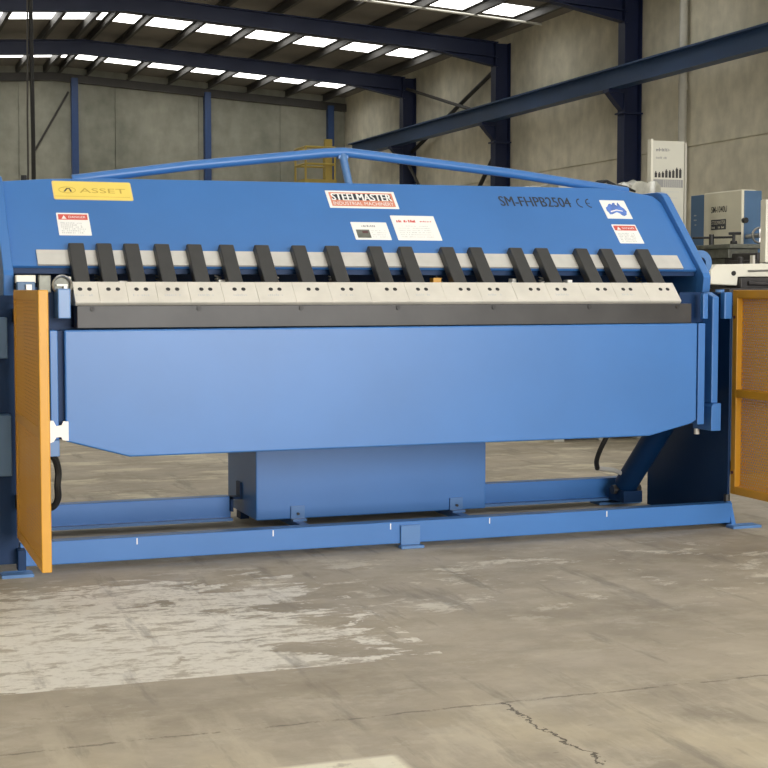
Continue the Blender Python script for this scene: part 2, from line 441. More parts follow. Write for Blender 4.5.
# downpipe
d = root('downpipe', 'pale vertical downpipe on the right wall above the white sign board', 'pipe', (13.88, 22.85, 0))
MB().tube([(13.88, 22.85, 0), (13.88, 22.85, 6.6)], .075, 16).build('pipe', 'pvc', d, smooth=True)
for z in (1.2, 3.0, 4.55, 6.2):
    MB().tube([(13.88, 22.85, z), (13.88, 22.85, z + .1)], .085, 16).build('collar', 'pvc', d, smooth=True)
# posts on the back wall
for x, t in ((6.1, 'blue steel post on the back wall, leftmost of three'), (9.83, 'blue steel post on the back wall, middle of three'), (13.5, 'dark blue steel post in the far right corner')):
    tag(MB().box(x - .09, x + .09, YB - .2, YB, 0, roof_z(x) - .3).build('wall_post', 'mid_blue'), t, 'post', 'back wall posts')
k = MB()
for a, b in ((LX, RX), (RX, WX)):
    k.hexa([(a, YB - .12, roof_z(a) - .42), (b, YB - .12, roof_z(b) - .42), (b, YB, roof_z(b) - .42), (a, YB, roof_z(a) - .42),
            (a, YB - .12, roof_z(a) - .2), (b, YB - .12, roof_z(b) - .2), (b, YB, roof_z(b) - .2), (a, YB, roof_z(a) - .2)])
struct(k.build('shadow_band_1', 'purlin'))  # dark strip modelled for the shadow band along the back wall top
tag(MB().tube([(4.95, YB - .03, 4.75), (5.95, YB - .03, 6.5)], .03, 6).build('tie_rod', 'purlin'), 'thin diagonal tie rod left of the leftmost back wall post', 'rod')
h = root('hanging_cable', 'black power cable hanging from the roof behind the yellow badge', 'cable', (2.38, 20, 1.4))
zr = roof_z(2.38) - .004
MB().tube([(2.38, 20, 1.4), (2.385, 20, 3.0), (2.375, 20, 5), (2.38, 20, zr)], .028, 8).build('cable', 'rubber', h)
MB().tube([(2.31, 20, 1.4), (2.315, 20, 3.2), (2.34, 20, 5.2), (2.33, 20, zr)], .012, 6).build('chain', 'purlin', h)
MB().box(2.30, 2.42, 19.95, 20.05, 1.28, 1.42).build('plug_box', 'dark', h)
# slim conduit slung under the roof by the near skylight
tag(MB().tube([(3.0, 27.9, roof_z(3) - .224), (RX, 27.9, roof_z(RX) - .224), (13.6, 27.9, roof_z(13.6) - .224)], .025, 8).build('conduit', 'pvc'), 'thin pale conduit running under the nearest visible skylight strip', 'conduit')

# ================================================================== FOLDING MACHINE
O = (2.07, 5.6, 0)
mc = root('folding_machine', 'large blue hydraulic pan folding machine with black clamp fingers and orange mesh gates', 'folding machine', O)
C0 = 4.607                                     # beam face: Y - Z = C0
FB = Frame((0, C0, 0), (1, 0, 0), (0, 1, 1))   # a = X, b = slope distance (z*sqrt2)
def sz(z): return z / R2
# --- upper beam
outl = [(.60, 1.142), (3.575, 1.140), (3.575, 1.455), (3.545, 1.486), (3.45, 1.503), (3.29, 1.519), (2.07, 1.512), (1.0, 1.505), (.78, 1.497), (.60, 1.482)]
b = MB().prism([FB.p(x, sz(z), 0) for x, z in outl], FB.n * -.014)
b.px([(5.79, 1.15), (6.115, 1.475), (6.36, 1.48), (6.36, 1.13), (5.95, 1.15)], .61, 3.57)
beam = b.build('upper_beam', 'blue', mc, .003)
k = MB(); rect(k, FB, .696, 3.503, sz(1.141), sz(1.198), .001, .009)
k.build('clamp_rail', 'steel', beam)
MB().box(.602, 3.573, 5.765, 5.80, 1.112, 1.15).build('beam_shade_strip', 'navy', mc)  # added navy strip, its colour gives the shade under the beam face
# end plates standing proud of the face
for x0, x1 in ((.562, .60), (3.575, 3.612)):
    yz = [(5.70, 1.03), (5.69, 1.105), (5.70, 1.125), (6.045, 1.48), (6.07, 1.497), (6.11, 1.505), (6.42, 1.505), (6.45, 1.2), (6.35, .98), (5.72, .98)]
    MB().px(yz, x0, x1).build('end_plate', 'blue', mc, .004)
# lifting lug
lug = MB().washer((3.722, 5.95, 1.175), (0, 1, 0), .058, .026, .03); lug.box(3.605, 3.68, 5.951, 5.979, 1.12, 1.23)
lug.build('lifting_lug', 'blue2', mc)
# truss rod over the beam
MB().tube([(.90, 6.25, 1.505), (1.4, 6.25, 1.578), (2.0, 6.25, 1.65), (2.09, 6.25, 1.656), (2.2, 6.25, 1.647), (2.9, 6.25, 1.585), (3.50, 6.25, 1.515)], .021, 14).build('truss_rod', 'blue', mc, smooth=True)
MB().tube([(2.08, 6.245, 1.64), (2.072, 6.13, 1.495)], .018, 12).build('truss_strut', 'blue2', mc, smooth=True)
MB().box(2.055, 2.10, 6.228, 6.252, 1.625, 1.64).build('truss_gusset', 'blue', mc)
MB().tube([(.70, 6.2, 1.495), (.70, 6.2, 1.515)], .012, 8).build('eye_bolt', 'rubber', mc)

# --- clamp fingers with their noses
fx = [.861, .967, 1.073, 1.193, 1.322, 1.453, 1.598, 1.752, 1.894, 2.08, 2.218, 2.404, 2.539, 2.727, 2.85, 3.047, 3.168, 3.334]
left_px = [.821, .924, 1.030, 1.148]
adj = [0, 0, 0, 0, 0, 0, 0, 0, 0, 0, -.004, -.003, -.008, -.010, -.010, -.017, -.016, -.001]
FX = [x - .016 + d for x, d in zip(fx, adj)]
hole = [.862, .967, 1.075, 1.193, 1.330, 1.452, 1.598, 1.752, 1.898, 2.08, 2.218, 2.404, 2.539, 2.727, 2.865, 3.047, 3.168, 3.334]
bounds = [.806] + [(a + c) / 2 for a, c in zip(FX, FX[1:])] + [3.378]
FF = Frame((0, 4.547, 0), (1, 0, 0), (0, 1, 1))
for i, x in enumerate(FX):
    k = MB()
    a0, a1 = x - .030, x + .029
    lo, hi = sz(1.075), sz(1.236)
    k.prism([FF.p(a0, lo, 0), FF.p(a0, hi - .008, 0), FF.p(a0, hi, -.008), FF.p(a0, hi, -.041), FF.p(a0, lo, -.041)], (a1 - a0, 0, 0))
    f = k.build('clamp_finger', 'black', mc, .004)
    xa, xb = bounds[i] + .0002, bounds[i + 1] - .0002
    nz = MB().px([(5.552, 1.000), (5.550, 1.005), (5.626, 1.081), (5.655, 1.081), (5.69, 1.0), (5.69, .992), (5.56, .992)], xa, xb)
    nz.build('finger_nose', 'nose', f, .001)
    cx = min(max(x + .003, xa + .04), xb - .04)
    for s in (-.0175, .0175):
        c = FF.p(cx + s, sz(1.052), -.002)
        MB().tube([c, c + FF.n * .0045], .0088, 12).build('screw', 'rubber', f)
    if i % 2 == 0 or i in (3, 5):
        e = MB(); greek(e, FF, cx - .035, cx + .03, sz(1.026), sz(1.035), .001, .008)
        rect(e, FF, cx - .035, cx + .03, sz(1.0295), sz(1.0300), .001, .0015); e.build('etched_mark', 'pale_ink', f)
# --- things seen in the slot behind the fingers
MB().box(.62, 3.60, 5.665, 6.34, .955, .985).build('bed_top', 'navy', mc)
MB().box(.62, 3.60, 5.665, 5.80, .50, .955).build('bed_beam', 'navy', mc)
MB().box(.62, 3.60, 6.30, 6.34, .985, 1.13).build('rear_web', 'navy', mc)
MB().tube([(.62, 5.98, 1.045), (3.60, 5.98, 1.045)], .026, 14).build('clamp_shaft', 'blade', mc, smooth=True)
for x in [.93 + .238 * k for k in range(11)]:
    k = MB()
    pts = [(x + .012 * math.cos(t), 5.80 + .012 * math.sin(t), .99 + t * .0022) for t in [j * .6 for j in range(90)]]
    k.tube(pts, .0028, 5).build('return_spring', 'cast' if int(x * 10) % 2 else 'steel', mc)
for x, w_, m_, z in ((2.30, .035, 'orange', 1.10), (2.66, .018, 'white', 1.098), (2.92, .022, 'white', 1.093), (1.86, .02, 'maroon', 1.09), (1.0, .03, 'steel', 1.085), (1.12, .03, 'steel', 1.08), (1.255, .03, 'steel', 1.075), (1.39, .03, 'steel', 1.09), (.905, .03, 'steel', 1.08)):
    MB().box(x, x + w_, 5.72, 5.76, .985, z).build('stop_block', m_, mc)
# --- folding blade on top of the apron
bl = MB().box(.806, 3.405, 5.512, 5.60, .909, .992).build('folding_blade', 'blade', mc, .002)
for x in (.862, 1.262, 1.665, 2.065, 2.48, 2.915, 3.335):
    c = Vector((x, 5.513, .980)); MB().tube([c, c + Vector((0, -.006, 0))], .009, 10).build('blade_bolt', 'rubber', bl)
# --- apron (folding leaf)
ap = MB().py([(.757, .903), (.757, .494), (.993, .428), (3.202, .432), (3.397, .477), (3.428, .492), (3.428, .908)], 5.50, 5.64).build('apron', 'blue', mc, .006)
MB().py([(.704, .903), (.704, .506), (.733, .50), (.733, .903)], 5.50, 5.62).build('apron_edge', 'blue', ap, .003)
MB().box(.73, .76, 5.53, 5.62, .50, .90).build('apron_groove', 'navy', ap)
# --- hinge blocks, right
MB().box(3.452, 3.486, 5.53, 5.66, .47, .907).build('apron_arm', 'blue', mc, .003)
MB().box(3.480, 3.505, 5.54, 5.565, .925, 1.035).build('hinge_block', 'blue', mc, .004)
MB().px([(5.545, .56), (5.545, 1.02), (5.60, 1.04), (5.68, 1.04), (5.68, .56)], 3.530, 3.562).build('hinge_arm', 'blue', mc, .004)
MB().py([(3.522, .44), (3.522, .545), (3.535, .56), (3.57, .56), (3.57, .44)], 5.53, 5.68).build('hinge_foot', 'blue', mc, .003)
MB().box(3.590, 3.628, 5.545, 5.58, .925, 1.04).build('hinge_block', 'blue', mc, .004)
MB().tube([(3.60, 5.60, 1.04), (3.60, 5.60, 1.052)], .02, 12).build('pivot_cap', 'blue2', mc)
MB().box(3.41, 3.60, 5.62, 5.665, .91, 1.04).build('bed_end', 'navy', mc)
MB().tube([(3.53, 5.66, .415), (3.53, 5.66, .44)], .012, 10).build('stud', 'steel', mc)
# --- hinge blocks, left
MB().box(.62, .80, 5.63, 5.665, .90, 1.06).build('bed_end', 'navy', mc)
MB().box(.738, .785, 5.52, 5.62, .945, 1.055).build('hinge_block', 'blue2', mc, .004)
wh = MB().ring((.765, 5.595, 1.068), (0, 1, 0), .034, .005).build('adjuster_wheel', 'chrome', mc, smooth=True)
MB().tube([(.765, 5.61, 1.068), (.765, 5.63, 1.068)], .033, 20).build('wheel_hub', 'cast', wh)
MB().box(.745, .785, 5.595, 5.605, 1.064, 1.072).build('wheel_spoke', 'nose', wh)
MB().box(.770, .783, 5.59, 5.60, 1.05, 1.065).build('wheel_pawl', 'white', wh)
MB().box(.775, .803, 5.63, 5.66, 1.0, 1.10).build('adjuster_bracket', 'nose', mc, .003)
MB().box(.680, .725, 5.60, 5.64, 1.04, 1.105).build('limit_switch', 'cast', mc, .003)
MB().box(.60, .672, 5.62, 5.66, 1.075, 1.105).build('valve_block', 'cream2', mc, .003)
MB().box(.60, .665, 5.58, 5.62, 1.045, 1.08).build('valve_body', 'lathe_blue', mc, .003)
MB().box(.63, .65, 5.56, 5.58, 1.05, 1.07).build('connector', 'white', mc)
MB().tube([(.60, 5.66, .99), (.79, 5.66, .99)], .03, 14).build('pivot_shaft', 'lathe_blue', mc, smooth=True)
# white cable clamp plate on the apron's left edge
Fa = Frame((0, 5.499, 0), (1, 0, 0), (0, 0, 1))
k = MB().prism([Fa.p(*q, 0) for q in ((.690, .488), (.712, .496), (.722, .512), (.740, .512), (.745, .500), (.766, .498), (.766, .568), (.748, .570), (.742, .556), (.722, .552), (.712, .572), (.690, .575))], Fa.n * .012)
lab(k.build('clamp_plate', 'white', mc), 'white butterfly-shaped plate')
MB().box(.695, .735, 5.50, 5.56, .44, .50).build('hose_bracket', 'blue2', mc, .002)
MB().tube(smooth_path([(.695, 5.55, .49), (.700, 5.56, .45), (.728, 5.58, .42), (.742, 5.60, .37), (.738, 5.60, .32), (.742, 5.62, .27), (.725, 5.64, .235), (.68, 5.66, .225)]), .013, 8).build('hydraulic_hose', 'rubber', mc, smooth=True)
# --- side frames
for side, (x0, x1) in (('r', (3.690, 3.702)), ('l', (.405, .44))):
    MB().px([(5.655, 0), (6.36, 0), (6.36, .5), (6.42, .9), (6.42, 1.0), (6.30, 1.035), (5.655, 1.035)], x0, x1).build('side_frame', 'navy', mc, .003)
MB().box(3.60, 3.69, 6.0, 6.3, .95, 1.02).build('frame_spacer', 'navy', mc)
MB().box(.44, .60, 6.0, 6.3, .95, 1.02).build('frame_spacer', 'navy', mc)
MB().box(3.59, 3.69, 5.75, 6.3, .6, .95).build('frame_spacer', 'navy', mc)
MB().box(.44, .63, 5.75, 6.3, .6, .95).build('frame_spacer', 'navy', mc)
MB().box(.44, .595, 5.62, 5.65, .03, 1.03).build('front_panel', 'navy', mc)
lab(MB().box(.35, .567, 5.53, 5.62, .37, .595).build('junction_box', 'lathe_blue', mc, .003), 'blue electrical box')
MB().box(.35, .560, 5.55, 5.62, .80, .95).build('junction_box', 'lathe_blue', mc, .003)
# hydraulic cylinder behind the right end
cy = MB().tube([(3.55, 6.32, .11), (3.57, 5.98, .46)], .056, 20).build('hydraulic_cylinder', 'navy', mc, smooth=True)
MB().tube([(3.56, 5.98, .46), (3.565, 5.80, .655)], .02, 12).build('piston_rod', 'chrome', cy)
MB().tube([(3.48, 6.33, .085), (3.63, 6.33, .085)], .022, 12).build('pivot_pin', 'blade', cy)
MB().box(3.50, 3.60, 6.25, 6.40, .03, .085).build('cylinder_bracket', 'navy', mc)
MB().tube(smooth_path([(3.43, 6.1, .47), (3.36, 6.12, .40), (3.325, 6.15, .32), (3.32, 6.19, .25), (3.34, 6.22, .205)]), .012, 8).build('hydraulic_hose', 'rubber', mc, smooth=True)
MB().tube([(3.34, 6.22, .207), (3.38, 6.24, .20), (3.45, 6.26, .19), (3.50, 6.28, .17)], .011, 8).build('hose_fitting', 'steel', mc)
# --- base rails
fr = MB().box(.60, 3.69, 5.615, 5.68, .018, .107).build('front_rail', 'blue', mc, .003)
for x in (1.035, 1.575, 2.07, 2.51, 3.06):
    MB().box(x, x + .004, 5.6135, 5.6155, .078, .102).build('weld_mark', 'white', fr)
rr = MB().box(.60, 1.615, 6.45, 6.52, .02, .125).build('rear_rail', 'blue', mc, .003)
MB().box(.60, 1.615, 6.41, 6.45, .02, .032).build('rail_lip', 'blue2', rr)
rr = MB().box(2.75, 3.64, 6.45, 6.52, .02, .125).build('rear_rail', 'blue', mc, .003)
MB().box(2.75, 3.64, 6.41, 6.45, .02, .032).build('rail_lip', 'blue2', rr)
# feet
def foot(x0, x1, y0, y1, zt, name='foot_bracket', yb=None):
    k = MB(); k.box(x0, x1, y0, y1, 0, .012); k.box(x0 + .008, x1 - .008, y1 - .012, y1, .012, zt)
    return k.build(name, 'blue2', mc, .002)
foot(2.105, 2.205, 5.575, 5.614, .092)
foot(3.655, 3.80, 5.55, 5.612, .014)
MB().px([(5.60, .012), (5.67, .012), (5.67, .11), (5.64, .11)], 3.68, 3.70).build('foot_gusset', 'blue', mc)
MB().tube([(3.69, 5.66, .08), (3.69, 5.66, .14)], .014, 8).build('levelling_bolt', 'blade', mc)
foot(.52, .635, 5.49, 5.57, .014)
MB().box(.585, .615, 5.56, 5.62, .012, .09).build('levelling_block', 'navy', mc, .003)
foot(3.45, 3.68, 6.40, 6.50, .03)
# --- oil tank
tk = MB().box(1.66, 2.745, 6.18, 6.68, .052, .52).build('oil_tank', 'blue', mc, .005)
for x in (1.815, 2.565):
    k = MB().box(x, x + .062, 6.170, 6.1795, .055, .108); k.box(x, x + .062, 6.14, 6.1795, .045, .055); k.build('tank_bracket', 'blue2', tk)
    MB().tube([(x + .031, 6.171, .075), (x + .031, 6.160, .075)], .006, 8).build('bolt', 'blade', tk)
    MB().box(x + .004, x + .044, 5.68, 6.45, .02, .045).build('cross_member', 'blue', mc)
k = MB().box(1.61, 1.66, 6.42, 6.49, .115, .125); k.box(1.65, 1.66, 6.42, 6.49, .125, .19); k.box(1.61, 1.62, 6.42, 6.49, .06, .125); k.build('tank_bracket', 'navy', tk)
MB().box(1.66, 1.70, 6.45, 6.52, .02, .052).build('tank_foot', 'navy', tk)
MB().box(2.70, 2.745, 6.45, 6.52, .02, .052).build('tank_foot', 'navy', tk)
# --- mesh gates, both swung open towards the front
def gate(x0, x1, ya, yb, inner, label):
    z0, z1, t = .143, 1.05, .036
    g = MB()
    for a, c in ((ya, ya + t), (yb - t, yb)): g.box(x0, x1, a, c, z0, z1)
    for a, c in ((z0, z0 + t), (.575, .575 + t), (z1 - t, z1)): g.box(x0, x1, ya + t, yb - t, a, c)
    go = g.build('gate_frame', 'orange', mc, .003); lab(go, label)
    xs = (x0 + x1) / 2 + inner
    for a, c in ((z0 + t, .575), (.575 + t, z1 - t)):
        MB().box(xs - .0007, xs + .0007, ya + t, yb - t, a, c).build('mesh_panel', 'perf', go)
    return go
gl = gate(.580, .612, 4.80, 5.53, -.012, 'orange mesh gate frame at the left end')
gr = gate(3.7025, 3.735, 4.86, 5.655, .010, 'orange mesh gate frame at the right end')
for z in (.24, .93):
    MB().box(.585, .605, 5.53, 5.62, z, z + .05).build('gate_hinge', 'blade', gl)
    MB().box(3.7025, 3.715, 5.655, 5.69, z, z + .05).build('gate_hinge', 'blade', gr)
    MB().tube([(3.704, 5.638, z), (3.699, 5.638, z)], .007, 8).build('red_cap', 'maroon', gr)
for z in (.28, .90):
    MB().tube([(3.735, 5.60, z), (3.741, 5.60, z)], .008, 10).build('plug', 'red', gr)

# --- badges and stickers on the beam face
def decal(name, x0, x1, z0, z1, m, c0=.0, c1=.0012, r=.003, par=None):
    return MB().prism(rrect(FB, x0, x1, sz(z0), sz(z1), c0, r), FB.n * (c1 - c0)).build(name, m, par or beam)
bd = lab(decal('maker_badge', .795, 1.112, 1.409, 1.487, 'gold', 0, .002, .008), 'yellow maker badge')
decal('badge_field', .800, 1.107, 1.412, 1.484, 'yellow', .002, .0028, .006)
k = MB(); n = 36
for i in range(n):
    t0, t1 = 2 * math.pi * i / n, 2 * math.pi * (i + 1) / n
    cx, cz = .852, sz(1.448)
    e = [(.034 * math.cos(t0), .019 * math.sin(t0)), (.034 * math.cos(t1), .019 * math.sin(t1)), (.032 * math.cos(t1), .0165 * math.sin(t1)), (.032 * math.cos(t0), .0165 * math.sin(t0))]
    k.prism([FB.p(cx + a, cz + b_, .0028) for a, b_ in e], FB.n * .0006)
k.build('badge_oval', 'yline', beam)
k = MB()
k.prism([FB.p(.836 + a, sz(1.441) + b_, .003) for a, b_ in ((0, 0), (.007, 0), (.021, .021), (.014, .021))], FB.n * .0006)
k.prism([FB.p(.836 + a, sz(1.441) + b_, .003) for a, b_ in ((.014, .021), (.027, .021), (.034, 0), (.027, 0), (.024, .016), (.018, .016))], FB.n * .0006)
k.build('badge_emblem', 'ink', beam)
text('ASSET', FB, .90, 1.085, sz(1.437), sz(1.457), .0029, 'yline', beam)
k = MB(); rect(k, FB, .80, 1.10, sz(1.421), sz(1.422), .0029, .0033); k.build('badge_line', 'yline', beam)
def danger(x0, x1, z0, z1, full):
    s = lab(decal('danger_sticker', x0, x1, z0, z1, 'white'), 'white danger sticker with a red header')
    k = MB(); zt = z1 - .006; rect(k, FB, x0 + .006, x1 - .006, sz(zt - .022), sz(zt), .0012, .0017); k.build('sticker_header', 'red', beam)
    k = MB(); a = x0 + .018; bz = sz(zt - .019)
    k.prism([FB.p(a, bz, .0018), FB.p(a + .02, bz, .0018), FB.p(a + .01, bz + .02, .0018)], FB.n * .0004)
    k.build('warning_triangle', 'white', beam)
    text('DANGER', FB, x0 + .046, x1 - .014, sz(zt - .016), sz(zt - .007), .0018, 'white', beam)
    k = MB(); nrow = 6
    for i in range(nrow):
        zz = zt - .032 - i * (zt - .032 - z0 - .006) / nrow
        greek(k, FB, x0 + .012, x1 - .012 - random.random() * .02, sz(zz - .006), sz(zz - .001), .0012, .007)
    k.build('small_print', 'pale_ink', beam)
danger(.794, .920, 1.262, 1.353, True)
danger(3.253, 3.375, 1.257, 1.344, False)
# maker sign
lab(decal('sign_plate', 1.943, 2.256, 1.397, 1.474, 'white', 0, .0015, .002), 'white sign with steelmaker lettering')
k = MB(); rect(k, FB, 1.956, 2.243, sz(1.405), sz(1.466), .0015, .002); k.build('sign_field', 'rust', beam)
k = MB(); rect(k, FB, 1.966, 2.233, sz(1.432), sz(1.461), .002, .0024); k.build('sign_band', 'ink', beam)
for dx in (0, .0012, .0024, .0036): text('STEELMASTER', FB, 1.962 + dx, 2.233 + dx, sz(1.429), sz(1.461), .0026 + dx * .02, 'white', beam)
text('INDUSTRIAL MACHINERY', FB, 1.964, 2.236, sz(1.409), sz(1.424), .0022, 'white', beam)
# white data plate
lab(decal('data_plate', 2.011, 2.171, 1.259, 1.335, 'white'), 'white data plate with a small dark picture')
k = MB(); greek(k, FB, 2.055, 2.13, sz(1.314), sz(1.323), .0012, .008); k.build('small_print', 'grey_ink', beam)
k = MB(); rect(k, FB, 2.024, 2.083, sz(1.267), sz(1.302), .0012, .0016); k.build('plate_picture', 'cast', beam)
k = MB(); rect(k, FB, 2.05, 2.075, sz(1.287), sz(1.296), .0016, .002); k.build('picture_red', 'maroon', beam)
k = MB()
for i in range(4): greek(k, FB, 2.092, 2.16, sz(1.27 + i * .009), sz(1.273 + i * .009), .0012, .006)
k.build('small_print', 'pale_ink', beam)
# red-headed notice
lab(decal('notice_sticker', 2.20, 2.400, 1.259, 1.367, 'white'), 'larger white notice with red heading')
k = MB(); greek(k, FB, 2.22, 2.315, sz(1.337), sz(1.348), .0012, .009); greek(k, FB, 2.22, 2.315, sz(1.337), sz(1.348), .0013, .011); greek(k, FB, 2.32, 2.385, sz(1.339), sz(1.345), .0012, .008); k.build('red_heading', 'red', beam)
k = MB()
for i in range(6): greek(k, FB, 2.22, 2.385 - random.random() * .03, sz(1.272 + i * .0095), sz(1.275 + i * .0095), .0012, .006)
k.build('small_print', 'pale_ink', beam)
for dx in (0, .0022): text('SM-FHPB2504', FB, 2.747 + dx, 3.096 + dx, sz(1.421), sz(1.467), .0005 + dx * .02, 'ink', beam)
def cmark(cx, bar):
    k = MB(); r0, r1 = .019, .0245; n = 12; cz = sz(1.443)
    for i in range(n):
        t0 = math.pi * (.5 + i / n); t1 = math.pi * (.5 + (i + 1) / n)
        k.prism([FB.p(cx + rr * math.cos(t) * .9, cz + rr * math.sin(t) * 1.25, .0003) for rr, t in ((r1, t0), (r1, t1), (r0, t1), (r0, t0))], FB.n * .0005)
    if bar: rect(k, FB, cx - .02, cx - .001, cz - .002, cz + .002, .0003, .0008)
    k.build('ce_mark', 'ink', beam)
cmark(3.152, False); cmark(3.198, True)
# map sticker
lab(decal('map_sticker', 3.252, 3.380, 1.372, 1.459, 'white'), 'white sticker with a blue map of Australia')
aus = [(.02, .42), (.04, .62), (.14, .70), (.24, .86), (.34, .90), (.40, .82), (.46, .95), (.58, .97), (.56, .84), (.64, .76), (.70, .96), (.74, .99), (.80, .74), (.93, .55), (.98, .38), (.90, .15), (.76, .06), (.66, .12), (.60, .24), (.48, .32), (.36, .26), (.22, .18), (.08, .16), (.08, .28)]
k = MB().prism([FB.p(3.264 + a * .104, sz(1.380) + b_ * .098, .0012) for a, b_ in aus], FB.n * .0006); k.build('map_shape', 'map', beam)
k = MB(); k.prism([FB.p(3.264 + a * .104, sz(1.380) + b_ * .098, .0019) for a, b_ in ((.18, .38), (.5, .50), (.8, .42), (.78, .36), (.5, .42), (.2, .3))], FB.n * .0003); k.build('map_swoosh', 'white', beam)

# ================================================================== BACKGROUND MACHINES
# sign board
sb = root('sign_board', 'tall white specification board with a row of dark tool pictures', 'sign board', (5.36, 9.5, 0))
FS = Frame((5.33, 9.5, 0), (1, 0, 0), (0, 0, 1))
bo = MB().box(5.525, 5.79, 9.5, 9.53, .30, 2.13).build('panel', 'board', sb, .003)
MB().box(5.508, 5.525, 9.49, 9.54, .02, 2.14).build('upright', 'cream2', sb)
MB().box(5.79, 5.805, 9.49, 9.54, .02, 2.12).build('upright', 'pvc', sb)
MB().box(5.42, 5.84, 9.35, 9.7, 0, .025).build('base', 'cast', sb)
k = MB(); greek(k, FS, .225, .345, 2.053, 2.08, 0, .012); greek(k, FS, .225, .345, 2.06, 2.072, 0, .008)
k.build('heading_print', 'grey_ink', sb)
k = MB(); greek(k, FS, .225, .32, 2.0, 2.018, 0, .009); k.build('heading_print', 'grey_ink', sb)
for i in range(8):
    x = .215 + i * .029; hgt = .025 + .035 * i / 7 + (.01 if i % 3 == 0 else 0)
    k = MB(); rect(k, FS, x, x + .02, 1.865, 1.865 + hgt, 0, .001); rect(k, FS, x + .005, x + .014, 1.865 + hgt, 1.875 + hgt, 0, .001); k.build('tool_picture', 'dark', sb)
k = MB(); rect(k, FS, .205, .45, 1.795, 1.852, 0, .0008); k.build('table_block', 'grey_ink', sb)
k = MB()
for q in range(9): rect(k, FS, .29 + q * .017, .293 + q * .017, 1.797, 1.85, .0008, .0012)
k.build('table_lines', 'board', sb)
k = MB()
for q in range(14):
    z = 1.76 - q * .045; greek(k, FS, .23, .44 - random.random() * .06, z, z + .009, 0, .013)
k.build('table_print', 'pale_ink', sb)
k = MB().tube([(5.55, 9.5, 1.645), (5.55, 9.494, 1.645)], .017, 14); k.build('dot_mark', 'ink', sb)

# wrapped machine under plastic film
pw = root('wrapped_machine', 'machine wrapped in grey plastic film with dark strap behind the beam end', 'wrapped machine', (5.05, 9.6, 0))
k = MB(); bm = k.bm
nx, ny = 22, 10
def ws(i, j):
    x = 4.62 + .80 * i / nx; y = 9.2 + .8 * j / ny
    z = 1.775 + .015 * math.sin(i * .45) + .012 * math.sin(i * 1.9 + j) + .010 * math.sin(j * 2.1 + i * .7) + .02 * i / nx
    return (x + random.uniform(-.008, .008), y, z)
top = [[bm.verts.new(ws(i, j)) for j in range(ny + 1)] for i in range(nx + 1)]
for i in range(nx):
    for j in range(ny): bm.faces.new((top[i][j], top[i + 1][j], top[i + 1][j + 1], top[i][j + 1]))
def skirt(vs):
    rows = [vs]
    for z in (1.3, .9, .5, .16):
        rows.append([bm.verts.new((v.co.x + random.uniform(-.02, .02), v.co.y + random.uniform(-.02, .02), z)) for v in vs])
    for a, b_ in zip(rows, rows[1:]):
        for q in range(len(a) - 1): bm.faces.new((a[q], a[q + 1], b_[q + 1], b_[q]))
loop = [top[i][0] for i in range(nx + 1)] + [top[nx][j] for j in range(1, ny + 1)] + [top[i][ny] for i in range(nx - 1, -1, -1)] + [top[0][j] for j in range(ny - 1, 0, -1)]
rows = [loop]
for z in (1.3, .9, .5, .16):
    rows.append([bm.verts.new((v.co.x + random.uniform(-.02, .02), v.co.y + random.uniform(-.02, .02), z)) for v in loop])
for a, b_ in zip(rows, rows[1:]):
    n = len(a)
    for q in range(n): bm.faces.new((a[q], a[(q + 1) % n], b_[(q + 1) % n], b_[q]))
k.build('film_wrap', 'film', pw, smooth=True)
k = MB()
for x in (4.6, 4.95, 5.25): k.box(x, x + .08, 9.2, 10.0, 0, .12)
k.box(4.60, 5.44, 9.18, 10.02, .12, .15); k.build('pallet', 'pvc', pw)
MB().tube([(4.84, 9.17, 1.755), (4.90, 9.16, 1.79), (4.97, 9.16, 1.80), (5.03, 9.15, 1.765), (5.12, 9.16, 1.76), (5.20, 9.17, 1.735)], [.008, .014, .012, .018, .012, .008], 8).build('strap', 'rubber', pw)

# lathe
la = root('metal_lathe', 'cream and slate blue workshop lathe with tall headstock cover behind the right gate', 'lathe', (6.3, 9.2, 0))
hs = MB().box(6.0, 6.12, 9.07, 9.565, 1.28, 1.762).build('headstock_cover', 'cream', la, .008)
MB().box(6.001, 6.12, 9.565, 9.745, 1.25, 1.755).build('rear_cover', 'lathe_blue', la, .004)
MB().box(6.02, 6.165, 9.066, 9.74, 1.20, 1.755).build('headstock', 'lathe_blue', la, .004)
FL = Frame((5.9995, 9.565, 0), (0, -1, 0), (0, 0, 1))
text('SM-1040U', FL, .105, .31, 1.612, 1.658, 0, 'dark', la, bold=.01)
k = MB(); rect(k, FL, .105, .30, 1.488, 1.562, 0, .001); k.build('maker_plate', 'ink', la)
text('STEELMASTER', FL, .112, .293, 1.527, 1.552, .001, 'cream', la)
k = MB(); greek(k, FL, .115, .29, 1.497, 1.515, .001, .014); k.build('small_print', 'cream', la)
k = MB()
for q in range(3): greek(k, FL, -.13, -.09, 1.60 - q * .035, 1.612 - q * .035, 0, .012)
k.build('panel_marks', 'pale_ink', la)
MB().tube([(6.02, 9.07, 1.543), (6.02, 9.04, 1.543)], .020, 14).build('knob', 'rubber', la, smooth=True)
MB().box(5.92, 6.35, 8.2, 9.9, .05, 1.02).build('cabinet_base', 'lathe_blue', la, .01)
MB().box(5.90, 6.37, 7.9, 9.95, 1.02, 1.2).build('bed', 'dark', la, .005)
k = MB().box(5.70, 5.98, 8.75, 9.4, 1.335, 1.365); k.box(5.72, 5.96, 8.8, 9.35, 1.27, 1.335); k.box(5.76, 5.93, 8.9, 9.3, 1.2, 1.27)
k.build('cross_slide', 'cast', la, .004)
k = MB().tube([(5.62, 9.1, 1.415), (5.88, 8.98, 1.42)], .008, 8); k.tube([(5.74, 9.045, 1.365), (5.74, 9.045, 1.44)], .018, 8); k.tube([(5.88, 8.98, 1.365), (5.88, 8.98, 1.45)], .011, 8)
